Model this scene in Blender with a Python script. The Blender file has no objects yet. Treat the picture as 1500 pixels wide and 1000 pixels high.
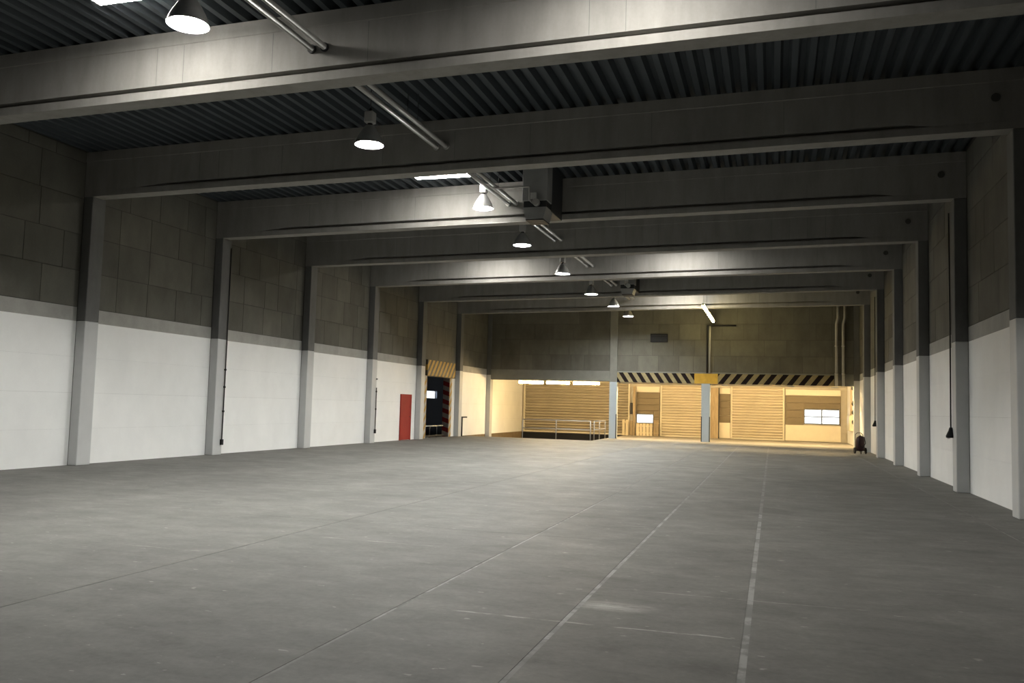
import bpy, bmesh, math, random
from mathutils import Matrix, Vector
random.seed(7)
SC = bpy.context.scene
COL = SC.collection

# ------------------------------------------------------------------ camera
H = 1.641
F_PX, YAW, PITCH, ROLL = 1260.28, 0.2954, 0.0740, 0.0271
fw = Vector((-math.sin(YAW)*math.cos(PITCH), math.cos(YAW)*math.cos(PITCH), math.sin(PITCH)))
rt = Vector((math.cos(YAW), math.sin(YAW), 0))
up = rt.cross(fw)
r2 = rt*math.cos(ROLL) + up*math.sin(ROLL)
u2 = up*math.cos(ROLL) - rt*math.sin(ROLL)
cam_d = bpy.data.cameras.new('camera')
cam = bpy.data.objects.new('camera', cam_d)
COL.objects.link(cam)
cam_d.sensor_width = 36.0
cam_d.lens = F_PX/1500*36
cam_d.clip_end = 300
m = Matrix.Identity(4)
for i in range(3):
    m[i][0], m[i][1], m[i][2] = r2[i], u2[i], -fw[i]
m.translation = Vector((0, 0, H))
cam.matrix_world = m
SC.camera = cam

# ------------------------------------------------------------------ world, exposure, light levels
SC.view_settings.view_transform = 'Standard'
SC.view_settings.look = 'None'
SC.view_settings.gamma = 1.0
SC.view_settings.use_curve_mapping = False
SC.view_settings.exposure = 0.0
world = bpy.data.worlds.new('overcast_sky')
SC.world = world
world.use_nodes = True
world.node_tree.nodes['Background'].inputs[0].default_value = (0.93, 0.97, 1.0, 1)
world.node_tree.nodes['Background'].inputs[1].default_value = 3.0
PANEL_E = 158.0        # ceiling light panels just before every second beam
LAMP_E = 960.0          # pendant lamps
TUBE_E = 212.0         # warm fluorescent tubes by the ramp
DOCK_TUBE_E = 570.0     # warm fluorescent tubes above the loading doors
ROOF_TUBE_E = 46.0

# ------------------------------------------------------------------ plan of the hall
XL, XR = -15.218, 3.873          # hall faces of the columns
WL, WR = -15.47, 4.14            # wall faces
Y0, S = 16.086, 5.0              # near face of the second visible beam, bay
YE = Y0 + 6*S                    # plane of the upper end wall
YB = 53.5                        # back wall of the loading zone
YN = -3.914                      # wall behind the camera
CT = 0.42                        # column thickness
PAINT = 3.32
SL = 0.01615                     # roof fall
def zb(x): return 6.24 + SL*(x - XL)          # beam soffit
BH = 1.06                                     # beam depth
def zr(x): return zb(x) + BH                  # roof deck soffit
PIT_Y, PIT_X = 42.4, -8.63

# ------------------------------------------------------------------ helpers
def tag(o, label=None, cat=None, group=None, kind=None):
    if label: o['label'] = label
    if cat: o['category'] = cat
    if group: o['group'] = group
    if kind: o['kind'] = kind
    return o
def empty(name, loc=(0, 0, 0), rz=0.0):
    o = bpy.data.objects.new(name, None)
    o.empty_display_size = 0.2
    COL.objects.link(o)
    o.location = loc
    o.rotation_euler = (0, 0, rz)
    return o
class MB:
    """collects geometry of ONE part"""
    def __init__(s): s.v = []; s.f = []; s.sm = []
    def raw(s, vs, fs, smooth=False):
        b = len(s.v)
        s.v += [tuple(p) for p in vs]
        s.f += [tuple(b+i for i in f) for f in fs]
        s.sm += [smooth]*len(fs)
        return s
    def box(s, x0, x1, y0, y1, z0, z1, bev=0.0):
        if bev <= 0:
            return s.raw([(x0,y0,z0),(x1,y0,z0),(x1,y1,z0),(x0,y1,z0),(x0,y0,z1),(x1,y0,z1),(x1,y1,z1),(x0,y1,z1)],
                         [(0,3,2,1),(4,5,6,7),(0,1,5,4),(1,2,6,5),(2,3,7,6),(3,0,4,7)])
        bm = bmesh.new()
        bmesh.ops.create_cube(bm, size=1)
        for v in bm.verts:
            v.co = Vector(((x0+x1)/2+v.co.x*(x1-x0), (y0+y1)/2+v.co.y*(y1-y0), (z0+z1)/2+v.co.z*(z1-z0)))
        bmesh.ops.bevel(bm, geom=bm.edges[:], offset=bev, segments=1, affect='EDGES')
        bm.verts.index_update()
        s.raw([v.co[:] for v in bm.verts], [[v.index for v in f.verts] for f in bm.faces])
        bm.free()
        return s
    def prism(s, pts, a, b, axis='x'):
        """extrude closed 2D outline along axis from a to b (x: pts=(y,z); y: pts=(x,z); z: pts=(x,y))"""
        n = len(pts)
        def put(p, t):
            return {'x': (t, p[0], p[1]), 'y': (p[0], t, p[1]), 'z': (p[0], p[1], t)}[axis]
        vs = [put(p, a) for p in pts] + [put(p, b) for p in pts]
        fs = [(i, (i+1) % n, n+(i+1) % n, n+i) for i in range(n)]
        fs += [tuple(range(n))[::-1], tuple(range(n, 2*n))]
        return s.raw(vs, fs)
    def tube(s, path, r, n=10, cap=True):
        path = [Vector(p) for p in path]
        k = len(path); vs = []
        prev = None
        for i, p in enumerate(path):
            if i == 0: d = path[1]-p
            elif i == k-1: d = p-path[i-1]
            else: d = (path[i+1]-p).normalized() + (p-path[i-1]).normalized()
            d.normalize()
            if prev is None:
                a = Vector((0, 0, 1)) if abs(d.z) < 0.9 else Vector((1, 0, 0))
                e1 = d.cross(a).normalized()
            else:
                e1 = (prev - d*prev.dot(d)).normalized()
            prev = e1
            e2 = d.cross(e1)
            rr = r[i] if isinstance(r, (list, tuple)) else r
            vs += [p + e1*math.cos(2*math.pi*j/n)*rr + e2*math.sin(2*math.pi*j/n)*rr for j in range(n)]
        fs = [(i*n+j, i*n+(j+1) % n, (i+1)*n+(j+1) % n, (i+1)*n+j) for i in range(k-1) for j in range(n)]
        s.raw(vs, fs, True)
        if cap:
            b = len(s.v) - len(vs)
            s.f += [tuple(b+j for j in range(n))[::-1], tuple(b+(k-1)*n+j for j in range(n))]
            s.sm += [False, False]
        return s
    def lathe(s, prof, n=24, c=(0, 0), caps=True):
        """profile (r,z) about vertical axis"""
        vs = [(c[0]+r*math.cos(2*math.pi*j/n), c[1]+r*math.sin(2*math.pi*j/n), z) for r, z in prof for j in range(n)]
        k = len(prof)
        fs = [(i*n+j, i*n+(j+1) % n, (i+1)*n+(j+1) % n, (i+1)*n+j) for i in range(k-1) for j in range(n)]
        s.raw(vs, fs, True)
        if caps:
            b = len(s.v)-len(vs)
            for i, rev in ((0, True), (k-1, False)):
                if prof[i][0] > 1e-4:
                    f = tuple(b+i*n+j for j in range(n))
                    s.f.append(f[::-1] if rev else f); s.sm.append(False)
        return s
    def mesh(s, name):
        me = bpy.data.meshes.new(name)
        me.from_pydata(s.v, [], s.f)
        me.polygons.foreach_set('use_smooth', s.sm)
        me.validate(); me.update()
        bm = bmesh.new(); bm.from_mesh(me)
        bmesh.ops.recalc_face_normals(bm, faces=bm.faces[:])
        bm.to_mesh(me); bm.free()
        return me
    def build(s, name, mat, parent=None, loc=(0, 0, 0)):
        me = s.mesh(name)
        me.materials.append(mat)
        return link(name, me, parent, loc)
def link(name, me, parent=None, loc=(0, 0, 0), scale=None, rot=None):
    o = bpy.data.objects.new(name, me)
    COL.objects.link(o)
    o.parent = parent
    o.location = loc
    if scale: o.scale = scale
    if rot: o.rotation_euler = rot
    return o
def copy_tree(o, parent=None):
    c = o.copy(); COL.objects.link(c); c.parent = parent
    for ch in list(o.children): copy_tree(ch, c)
    return c

# ------------------------------------------------------------------ materials
M = {}
def mat(name, col, rough=0.8, metal=0.0, var=0.0, scale=(1, 1, 1), nscale=3.0, bump=0.0, rnd=0.0, fine=0.0, spec=0.3):
    """noise-mottled surface in world space; rnd = value change from piece to piece"""
    ma = bpy.data.materials.new(name); ma.use_nodes = True
    nt = ma.node_tree; b = nt.nodes['Principled BSDF']
    b.inputs['Roughness'].default_value = rough
    b.inputs['Metallic'].default_value = metal
    b.inputs['Specular IOR Level'].default_value = spec
    b.inputs['Base Color'].default_value = (*col, 1)
    out = None
    if var or bump or fine:
        g = nt.nodes.new('ShaderNodeNewGeometry')
        mp = nt.nodes.new('ShaderNodeMapping'); mp.inputs['Scale'].default_value = scale
        nt.links.new(g.outputs['Position'], mp.inputs['Vector'])
        nz = nt.nodes.new('ShaderNodeTexNoise'); nz.inputs['Scale'].default_value = nscale
        nz.inputs['Detail'].default_value = 6; nz.inputs['Roughness'].default_value = 0.62
        nt.links.new(mp.outputs[0], nz.inputs['Vector'])
        out = nz.outputs['Fac']
        rg = nt.nodes.new('ShaderNodeMapRange')
        rg.inputs['From Min'].default_value = 0.25; rg.inputs['From Max'].default_value = 0.75
        rg.inputs['To Min'].default_value = 1-var; rg.inputs['To Max'].default_value = 1+var
        nt.links.new(out, rg.inputs['Value'])
        fac = rg.outputs[0]
        if fine:
            n2 = nt.nodes.new('ShaderNodeTexNoise'); n2.inputs['Scale'].default_value = 28; n2.inputs['Detail'].default_value = 4
            nt.links.new(g.outputs['Position'], n2.inputs['Vector'])
            r2_ = nt.nodes.new('ShaderNodeMapRange'); r2_.inputs['To Min'].default_value = 1-fine; r2_.inputs['To Max'].default_value = 1+fine
            nt.links.new(n2.outputs['Fac'], r2_.inputs['Value'])
            mu = nt.nodes.new('ShaderNodeMath'); mu.operation = 'MULTIPLY'
            nt.links.new(fac, mu.inputs[0]); nt.links.new(r2_.outputs[0], mu.inputs[1]); fac = mu.outputs[0]
        if rnd:
            oi = nt.nodes.new('ShaderNodeObjectInfo')
            r3 = nt.nodes.new('ShaderNodeMapRange'); r3.inputs['To Min'].default_value = 1-rnd; r3.inputs['To Max'].default_value = 1+rnd
            nt.links.new(oi.outputs['Random'], r3.inputs['Value'])
            mu = nt.nodes.new('ShaderNodeMath'); mu.operation = 'MULTIPLY'
            nt.links.new(fac, mu.inputs[0]); nt.links.new(r3.outputs[0], mu.inputs[1]); fac = mu.outputs[0]
        vm = nt.nodes.new('ShaderNodeVectorMath'); vm.operation = 'SCALE'
        vm.inputs[0].default_value = col
        nt.links.new(fac, vm.inputs['Scale'])
        nt.links.new(vm.outputs[0], b.inputs['Base Color'])
        if bump:
            bp = nt.nodes.new('ShaderNodeBump'); bp.inputs['Strength'].default_value = bump; bp.inputs['Distance'].default_value = 0.02
            nt.links.new(out, bp.inputs['Height']); nt.links.new(bp.outputs[0], b.inputs['Normal'])
    M[name] = ma
    return ma
def emis(name, col, e):
    ma = bpy.data.materials.new(name); ma.use_nodes = True
    b = ma.node_tree.nodes['Principled BSDF']
    b.inputs['Base Color'].default_value = (0.8, 0.8, 0.8, 1)
    b.inputs['Emission Color'].default_value = (*col, 1)
    b.inputs['Emission Strength'].default_value = e
    M[name] = ma
    return ma
WARM = (1.0, 0.70, 0.32)
mat('beam_concrete', (0.26, 0.252, 0.235), 0.9, var=0.16, scale=(1.6, 1.6, 0.35), nscale=2.2, bump=0.12, fine=0.06)
mat('column_concrete', (0.15, 0.15, 0.145), 0.9, var=0.18, scale=(1, 1, 0.4), nscale=2.5, bump=0.1, fine=0.06)
mat('block_concrete', (0.125, 0.121, 0.103), 0.95, var=0.2, scale=(1, 1, 0.55), nscale=1.8, bump=0.2, rnd=0.13, fine=0.08)
mat('plinth_concrete', (0.365, 0.36, 0.335), 0.92, var=0.14, scale=(1, 1, 0.8), nscale=2.5, bump=0.1, fine=0.06)
mat('joint_mortar', (0.075, 0.072, 0.065), 0.95)
mat('painted_joint', (0.60, 0.60, 0.58), 0.9)
mat('white_paint', (0.87, 0.87, 0.855), 0.7, var=0.045, scale=(1, 1, 0.7), nscale=1.2, fine=0.02, rnd=0.012)
mat('grey_column_paint', (0.53, 0.535, 0.53), 0.6, var=0.05, nscale=2.0)
mat('end_column_paint', (0.36, 0.41, 0.45), 0.6, var=0.05, nscale=2.0)
mat('deck_steel', (0.052, 0.062, 0.070), 0.6, metal=0.0, var=0.12, nscale=0.8)
mat('lintel_concrete', (0.20, 0.20, 0.18), 0.9, var=0.15, nscale=2.0, fine=0.06)
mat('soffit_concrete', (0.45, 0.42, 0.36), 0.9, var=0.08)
mat('dock_floor', (0.27, 0.255, 0.225), 0.8, var=0.12, nscale=1.5, fine=0.05)  # paler than the hall slabs; part of the lit brightness is in this colour
mat('dark_steel', (0.03, 0.03, 0.032), 0.5, metal=0.3)
mat('black_rubber', (0.012, 0.012, 0.013), 0.8)
mat('galvanised', (0.52, 0.52, 0.50), 0.45, metal=0.6, var=0.1, nscale=6)
mat('pipe_paint', (0.36, 0.355, 0.335), 0.55, var=0.1, nscale=4)
mat('white_enamel', (0.72, 0.72, 0.70), 0.45)
mat('ballast_grey', (0.42, 0.42, 0.41), 0.5)
mat('spun_aluminium', (0.62, 0.62, 0.61), 0.38, metal=0.75, var=0.04, nscale=6)
mat('lamp_inner', (0.85, 0.85, 0.83), 0.4)
mat('red_door_paint', (0.31, 0.028, 0.021), 0.75, var=0.1, nscale=2.0)
mat('shutter_steel', (0.56, 0.50, 0.40), 0.5, metal=0.15, var=0.06, nscale=1.2, rnd=0.05)
mat('dimmed_shutter', (0.33, 0.29, 0.225), 0.55, metal=0.15, var=0.08, nscale=1.2, rnd=0.06)  # shutter steel darkened in colour to offset the strong tube light
mat('shutter_guide', (0.62, 0.58, 0.48), 0.5, metal=0.1)
mat('brown_panel', (0.19, 0.155, 0.105), 0.6, var=0.1, scale=(0.4, 1, 2), nscale=2.5, rnd=0.06)
mat('cream_panel', (0.76, 0.70, 0.58), 0.6, var=0.05, nscale=2.0, rnd=0.03)
mat('timber', (0.36, 0.28, 0.18), 0.75, var=0.25, scale=(5, 5, 0.7), nscale=3.0, fine=0.1)
mat('pale_timber', (0.60, 0.52, 0.38), 0.7, var=0.15, scale=(5, 5, 0.7), nscale=3.0, rnd=0.12)
mat('heater_grey', (0.30, 0.305, 0.30), 0.55, var=0.1, nscale=3.0)
mat('heater_dark', (0.035, 0.037, 0.04), 0.6)
mat('yellow_paint', (0.55, 0.34, 0.05), 0.6, var=0.15, nscale=4)
mat('extinguisher_red', (0.03, 0.011, 0.013), 0.45)
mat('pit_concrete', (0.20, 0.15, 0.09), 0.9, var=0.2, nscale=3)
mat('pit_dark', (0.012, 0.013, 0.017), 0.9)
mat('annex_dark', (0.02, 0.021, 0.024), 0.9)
mat('window_frame_paint', (0.16, 0.19, 0.25), 0.5)
mat('panel_box', (0.50, 0.48, 0.38), 0.5)
emis('panel_glow', (1.0, 0.965, 0.90), PANEL_E)
emis('lamp_glow', (0.985, 1.0, 0.965), LAMP_E)
emis('tube_glow', WARM, TUBE_E)
emis('dock_tube_glow', WARM, DOCK_TUBE_E)
emis('roof_tube_glow', (1.0, 0.80, 0.36), ROOF_TUBE_E)
def glass():
    ma = bpy.data.materials.new('window_glass'); ma.use_nodes = True
    nt = ma.node_tree; nt.nodes.remove(nt.nodes['Principled BSDF'])
    t = nt.nodes.new('ShaderNodeBsdfTransparent'); g = nt.nodes.new('ShaderNodeBsdfGlossy'); g.inputs['Roughness'].default_value = 0.05
    mx = nt.nodes.new('ShaderNodeMixShader'); mx.inputs[0].default_value = 0.06
    nt.links.new(t.outputs[0], mx.inputs[1]); nt.links.new(g.outputs[0], mx.inputs[2])
    nt.links.new(mx.outputs[0], nt.nodes['Material Output'].inputs[0])
    M['window_glass'] = ma
glass()
def stripes(name, ca, cb, axis, slope, period, duty, off=0.0, rough=0.6):
    """painted diagonal hazard stripes in world space along axis"""
    ma = bpy.data.materials.new(name); ma.use_nodes = True
    nt = ma.node_tree; b = nt.nodes['Principled BSDF']; b.inputs['Roughness'].default_value = rough; b.inputs['Specular IOR Level'].default_value = 0.1
    g = nt.nodes.new('ShaderNodeNewGeometry'); sp = nt.nodes.new('ShaderNodeSeparateXYZ')
    nt.links.new(g.outputs['Position'], sp.inputs[0])
    a = nt.nodes.new('ShaderNodeMath'); a.operation = 'MULTIPLY_ADD'
    nt.links.new(sp.outputs['Z'], a.inputs[0]); a.inputs[1].default_value = slope
    nt.links.new(sp.outputs[axis], a.inputs[2])
    d = nt.nodes.new('ShaderNodeMath'); d.operation = 'DIVIDE'; nt.links.new(a.outputs[0], d.inputs[0]); d.inputs[1].default_value = period
    d2 = nt.nodes.new('ShaderNodeMath'); d2.operation = 'ADD'; nt.links.new(d.outputs[0], d2.inputs[0]); d2.inputs[1].default_value = 100+off
    fr = nt.nodes.new('ShaderNodeMath'); fr.operation = 'FRACT'; nt.links.new(d2.outputs[0], fr.inputs[0])
    lt = nt.nodes.new('ShaderNodeMath'); lt.operation = 'LESS_THAN'; nt.links.new(fr.outputs[0], lt.inputs[0]); lt.inputs[1].default_value = duty
    nz = nt.nodes.new('ShaderNodeTexNoise'); nz.inputs['Scale'].default_value = 5
    nt.links.new(g.outputs['Position'], nz.inputs['Vector'])
    mx = nt.nodes.new('ShaderNodeMix'); mx.data_type = 'RGBA'
    nt.links.new(lt.outputs[0], mx.inputs[0])
    mx.inputs[6].default_value = (*ca, 1); mx.inputs[7].default_value = (*cb, 1)
    m2 = nt.nodes.new('ShaderNodeMix'); m2.data_type = 'RGBA'; m2.blend_type = 'MULTIPLY'; m2.inputs[0].default_value = 0.5
    nt.links.new(mx.outputs[2], m2.inputs[6]); nt.links.new(nz.outputs['Fac'], m2.inputs[7])
    nt.links.new(m2.outputs[2], b.inputs['Base Color'])
    M[name] = ma
stripes('hazard_left', (0.36, 0.30, 0.17), (0.018, 0.012, 0.012), 'X', 0.65, 0.47, 0.5)
stripes('hazard_right', (0.36, 0.30, 0.17), (0.018, 0.012, 0.012), 'X', -0.78, 0.57, 0.5)
stripes('hazard_opening', (0.11, 0.10, 0.08), (0.52, 0.32, 0.08), 'Y', -0.9, 0.46, 0.52)
stripes('hazard_jamb', (0.45, 0.43, 0.38), (0.45, 0.28, 0.08), 'Y', -1.0, 0.42, 0.45)
stripes('hazard_reveal', (0.20, 0.17, 0.15), (0.13, 0.012, 0.012), 'X', 3.0, 1.35, 0.5)

def floor_material():
    ma = bpy.data.materials.new('floor_concrete'); ma.use_nodes = True
    nt = ma.node_tree; b = nt.nodes['Principled BSDF']; N = nt.nodes.new; L = nt.links.new
    b.inputs['Specular IOR Level'].default_value = 0.06
    g = N('ShaderNodeNewGeometry'); sp = N('ShaderNodeSeparateXYZ'); L(g.outputs['Position'], sp.inputs[0])
    def noise(sc, det=6, ro=0.6, vec=(1, 1, 1), dist=0.0):
        mp = N('ShaderNodeMapping'); mp.inputs['Scale'].default_value = vec; L(g.outputs['Position'], mp.inputs[0])
        n = N('ShaderNodeTexNoise'); n.inputs['Scale'].default_value = sc; n.inputs['Detail'].default_value = det
        n.inputs['Roughness'].default_value = ro; n.inputs['Distortion'].default_value = dist
        L(mp.outputs[0], n.inputs['Vector']); return n.outputs['Fac']
    def rng(v, a, b_, c, d):
        r = N('ShaderNodeMapRange'); L(v, r.inputs[0])
        for i, q in enumerate((a, b_, c, d)): r.inputs[i+1].default_value = q
        return r.outputs[0]
    def mth(op, a, b_):
        n = N('ShaderNodeMath'); n.operation = op
        for i, q in enumerate((a, b_)):
            if isinstance(q, (int, float)): n.inputs[i].default_value = q
            else: L(q, n.inputs[i])
        return n.outputs[0]
    big = rng(noise(0.55, 5, 0.6), 0.3, 0.7, 0.84, 1.14)
    mid = rng(noise(2.6, 8, 0.68, (0.7, 1.3, 1), 0.4), 0.3, 0.7, 0.84, 1.16)
    fine = rng(noise(16, 6, 0.75), 0.3, 0.7, 0.88, 1.12)
    v = mth('MULTIPLY', mth('MULTIPLY', big, mid), fine)
    # worn remains of cross lines and scuffs: (x0, x1, y, half width, strength)
    brk = rng(noise(3.0, 6, 0.75, (1.0, 3.0, 1)), 0.44, 0.56, 0, 1)
    add = None
    for x0, x1, y, w, st in ((-2.6, -0.17, 6.57, 0.02, 1.0), (-1.56, 0.75, 7.95, 0.018, 0.6), (-6.75, -5.7, 7.97, 0.024, 0.6),
                             (-5.3, -3.4, 9.4, 0.024, 0.55), (-2.0, -1.4, 12.2, 0.03, 0.6)):
        wob = mth('ADD', sp.outputs['Y'], rng(noise(1.2, 2), 0, 1, -0.05, 0.05))
        d = mth('ABSOLUTE', mth('SUBTRACT', wob, y), 0)
        k = rng(d, w, w*0.4, 0, 1)
        k = mth('MULTIPLY', k, mth('MULTIPLY', rng(sp.outputs['X'], x0-0.05, x0+0.05, 0, 1), rng(sp.outputs['X'], x1+0.05, x1-0.05, 0, 1)))
        k = mth('MULTIPLY', mth('MULTIPLY', k, brk), st)
        add = k if add is None else mth('ADD', add, k)
    # pale scuffed patch
    dx = mth('DIVIDE', mth('SUBTRACT', sp.outputs['X'], -1.25), 0.42)
    dy = mth('DIVIDE', mth('SUBTRACT', sp.outputs['Y'], 7.22), 0.2)
    rr = mth('ADD', mth('MULTIPLY', dx, dx), mth('MULTIPLY', dy, dy))
    pt = mth('MULTIPLY', rng(rr, 1.0, 0.0, 0, 1.0), rng(noise(5, 6, 0.7, (0.4, 2, 1)), 0.38, 0.62, 0.1, 1))
    add = mth('ADD', add, pt)
    # small white flecks
    fl = mth('MULTIPLY', rng(noise(8, 3, 0.5, (0.8, 1.6, 1)), 0.69, 0.73, 0, 0.7), 1.0)
    add = mth('ADD', add, fl)
    v = mth('MULTIPLY', v, mth('ADD', add, 1.0))
    vm = N('ShaderNodeVectorMath'); vm.operation = 'SCALE'; vm.inputs[0].default_value = (0.163, 0.159, 0.147)
    L(v, vm.inputs['Scale']); L(vm.outputs[0], b.inputs['Base Color'])
    L(rng(noise(1.6, 6, 0.65), 0.3, 0.7, 0.52, 0.7), b.inputs['Roughness'])
    bp = N('ShaderNodeBump'); bp.inputs['Strength'].default_value = 0.06; bp.inputs['Distance'].default_value = 0.01
    L(noise(6, 6, 0.7), bp.inputs['Height']); L(bp.outputs[0], b.inputs['Normal'])
    M['floor_concrete'] = ma
    # joint filler, worn
    for nm, ca, cb in (('joint_filler_pale', (0.16, 0.157, 0.147), (0.275, 0.27, 0.255)), ('joint_filler_dark', (0.085, 0.082, 0.076), (0.13, 0.127, 0.118)),
                       ('joint_filler_mixed', (0.135, 0.132, 0.122), (0.27, 0.265, 0.25)), ('joint_filler_far', (0.135, 0.132, 0.122), (0.19, 0.186, 0.174))):
        f = bpy.data.materials.new(nm); f.use_nodes = True; t = f.node_tree; bb = t.nodes['Principled BSDF']; bb.inputs['Roughness'].default_value = 0.75
        gg = t.nodes.new('ShaderNodeNewGeometry'); nn = t.nodes.new('ShaderNodeTexNoise'); nn.inputs['Scale'].default_value = 2.6; nn.inputs['Detail'].default_value = 6
        nn.inputs['Roughness'].default_value = 0.7
        t.links.new(gg.outputs['Position'], nn.inputs['Vector'])
        cr = t.nodes.new('ShaderNodeValToRGB'); cr.color_ramp.elements[0].position = 0.43; cr.color_ramp.elements[1].position = 0.55
        cr.color_ramp.elements[0].color = (*ca, 1); cr.color_ramp.elements[1].color = (*cb, 1)
        t.links.new(nn.outputs['Fac'], cr.inputs[0]); t.links.new(cr.outputs[0], bb.inputs['Base Color'])
        M[nm] = f
floor_material()

# ================================================================== STRUCTURE
# ------------------------------------------------------------------ floor: base, slabs, filled joints
def struct(o, label, cat):
    return tag(o, label, cat, kind='structure')
fb = MB().box(WL-0.3, WR+0.3, YN-0.3, PIT_Y, -0.3, -0.03)
fb.box(PIT_X, WR+0.3, PIT_Y, YB+0.3, -0.3, -0.03)
floor = struct(fb.build('floor', M['joint_filler_dark']), 'grey worn concrete floor of the empty hall', 'floor')
xb = [(WL, 0.0, None), (-10.55, 0.006, 'joint_filler_dark'), (-5.63, 0.026, 'joint_filler_dark'), (-2.88, 0.03, 'joint_filler_mixed'),
      (-1.53, 0.042, 'joint_filler_pale'), (-0.18, 0.052, 'joint_filler_pale'), (3.2, 0.02, 'joint_filler_mixed'), (WR, 0.0, None)]
yb = [YN, 3.3, 10.75, 18.2, 25.6, 33.0, PIT_Y]
def slab(x0, x1, y0, y1, mm='floor_concrete'):
    MB().box(x0, x1, y0, y1, -0.03, 0.0).build('floor_slab', M[mm], floor)
for j in range(len(yb)-1):
    for i in range(len(xb)-1):
        slab(xb[i][0]+xb[i][1]/2, xb[i+1][0]-xb[i+1][1]/2, yb[j]+0.002, yb[j+1]-0.002)
for a, b_ in ((PIT_X, -3.35), (-3.35, WR)):
    slab(a+0.002, b_-0.002, PIT_Y+0.002, 45.5)
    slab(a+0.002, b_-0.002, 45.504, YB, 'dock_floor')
for x, w, mn in xb[1:-1]:
    near = 'joint_filler_far' if x in (-2.88, -1.53) else mn
    for ya, yc, m_ in ((YN, 6.05, near), (6.05, 14.6, mn), (14.6, PIT_Y, mn if mn == 'joint_filler_dark' else 'joint_filler_far')):
        MB().box(x-w/2, x+w/2, ya, yc, -0.03, -0.0025).build('joint_filler', M[m_], floor)

# ------------------------------------------------------------------ walls
cube_me = MB().box(-.5, .5, -.5, .5, -.5, .5).mesh('wall_block')
cube_me.materials.append(M['block_concrete'])
plinth_me = MB().box(-.5, .5, -.5, .5, -.5, .5).mesh('plinth_panel'); plinth_me.materials.append(M['plinth_concrete'])
paint_me = MB().box(-.5, .5, -.5, .5, -.5, .5).mesh('painted_panel'); paint_me.materials.append(M['white_paint'])
def piece(name, me, x0, x1, y0, y1, z0, z1, parent):
    return link(name, me, parent, ((x0+x1)/2, (y0+y1)/2, (z0+z1)/2), (x1-x0, y1-y0, z1-z0))
def wall_boxes(mb, axis, p0, p1, u0, u1, z0, z1, holes=()):
    """solid wall between p0,p1 across, running u0..u1, with rectangular holes (ua,ub,za,zb)"""
    us = sorted({u0, u1, *[h[0] for h in holes], *[h[1] for h in holes]})
    us = [u for u in us if u0 <= u <= u1]
    for a, b_ in zip(us, us[1:]):
        zs = [z0, z1]
        cut = [h for h in holes if h[0] < (a+b_)/2 < h[1]]
        segs = [(z0, z1)]
        for h in cut:
            ns = []
            for s0, s1 in segs:
                if h[2] > s0: ns.append((s0, min(s1, h[2])))
                if h[3] < s1: ns.append((max(s0, h[3]), s1))
            segs = ns
        for s0, s1 in segs:
            if axis == 'x': mb.box(p0, p1, a, b_, s0, s1)
            else: mb.box(a, b_, p0, p1, s0, s1)
    return mb
OPEN = (37.3, 40.3, -0.4, 2.9)
wl = wall_boxes(MB(), 'x', WL-0.32, WL-0.014, YN-0.3, YB+0.3, -1.3, 7.6, [OPEN])
wall_left = struct(wl.build('wall_left', M['joint_mortar']), 'long left wall, white painted below and bare grey blocks above', 'wall')
wr_ = wall_boxes(MB(), 'x', WR+0.014, WR+0.32, YN-0.3, YB+0.3, -0.3, 7.9)
wall_right = struct(wr_.build('wall_right', M['joint_mortar']), 'right wall, white painted below and bare grey blocks above', 'wall')
ROWS = [3.65, 4.495, 5.34, 6.185, 7.03]
G_ = 0.007
def blocks_row(u0, u1, z0, z1, emit):
    u = u0
    first = True
    while u < u1-0.02:
        w = random.choice([1.08, 1.1, 1.12, 1.1, 1.7, 0.75]) if not first else random.choice([0.55, 0.8, 1.1, 1.1])
        first = False
        if u1-(u+w) < 0.4: w = u1-u
        emit(u+G_, u+w-G_, z0+G_, z1-G_)
        u += w
def side_wall(face, wallobj, sgn, holes=()):
    # sgn=-1: wall body lies towards -x
    def px(dep): return (face-dep, face) if sgn < 0 else (face, face+dep)
    x0, x1 = px(0.05)
    n0, n1 = -4, 7
    for n in range(n0, n1+1):
        a = Y0+n*S+CT
        b_ = Y0+(n+1)*S
        if n == n0: a = YN
        if n == 6: b_ = YB
        if n >= 7: break
        if a >= b_: continue
        # painted base: courses
        cz = [0.0, 0.83, 1.66, 2.49, PAINT] if not (sgn < 0 and n == 4) else None
        if cz:
            z_low = -1.2 if (sgn < 0 and n >= 6) else 0.0
            for k in range(4):
                piece('painted_panel', paint_me, x0, x1, a+0.001, b_-0.001, cz[k]+(0.0008 if k else 0), cz[k+1]-0.0008, wallobj)
        else:
            for ya, yb2 in ((a, OPEN[0]), (OPEN[1], b_)):
                piece('painted_panel', paint_me, x0, x1, ya+0.001, yb2-0.001, 0, OPEN[3], wallobj)
        if n >= 6: 
            piece('painted_panel', paint_me, x0, x1, a, b_, PAINT, 3.8, wallobj)
            continue
        if not (sgn < 0 and n == 4):
            mid = random.choice([None, None, a+(b_-a)*random.uniform(0.4, 0.6)])
            for ya, yb2 in (((a, b_),) if mid is None else ((a, mid), (mid, b_))):
                piece('plinth_panel', plinth_me, x0, x1, ya+0.002, yb2-0.002, PAINT+0.001, ROWS[0]-G_, wallobj)
        else:
            piece('plinth_panel', plinth_me, x0, x1, a+0.002, b_-0.002, OPEN[3]+0.002, ROWS[0]-G_, wallobj)
        for r in range(len(ROWS)):
            z0 = ROWS[r]; z1 = ROWS[r+1] if r+1 < len(ROWS) else (7.3 if sgn < 0 else 7.62)
            blocks_row(a, b_, z0, z1, lambda u0, u1, za, zc: piece('wall_block', cube_me, x0+(random.uniform(0, .004) if sgn > 0 else 0), x1-(random.uniform(0, .004) if sgn < 0 else 0), u0, u1, za, zc, wallobj))
side_wall(WL, wall_left, -1)
side_wall(WR, wall_right, +1)

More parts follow.
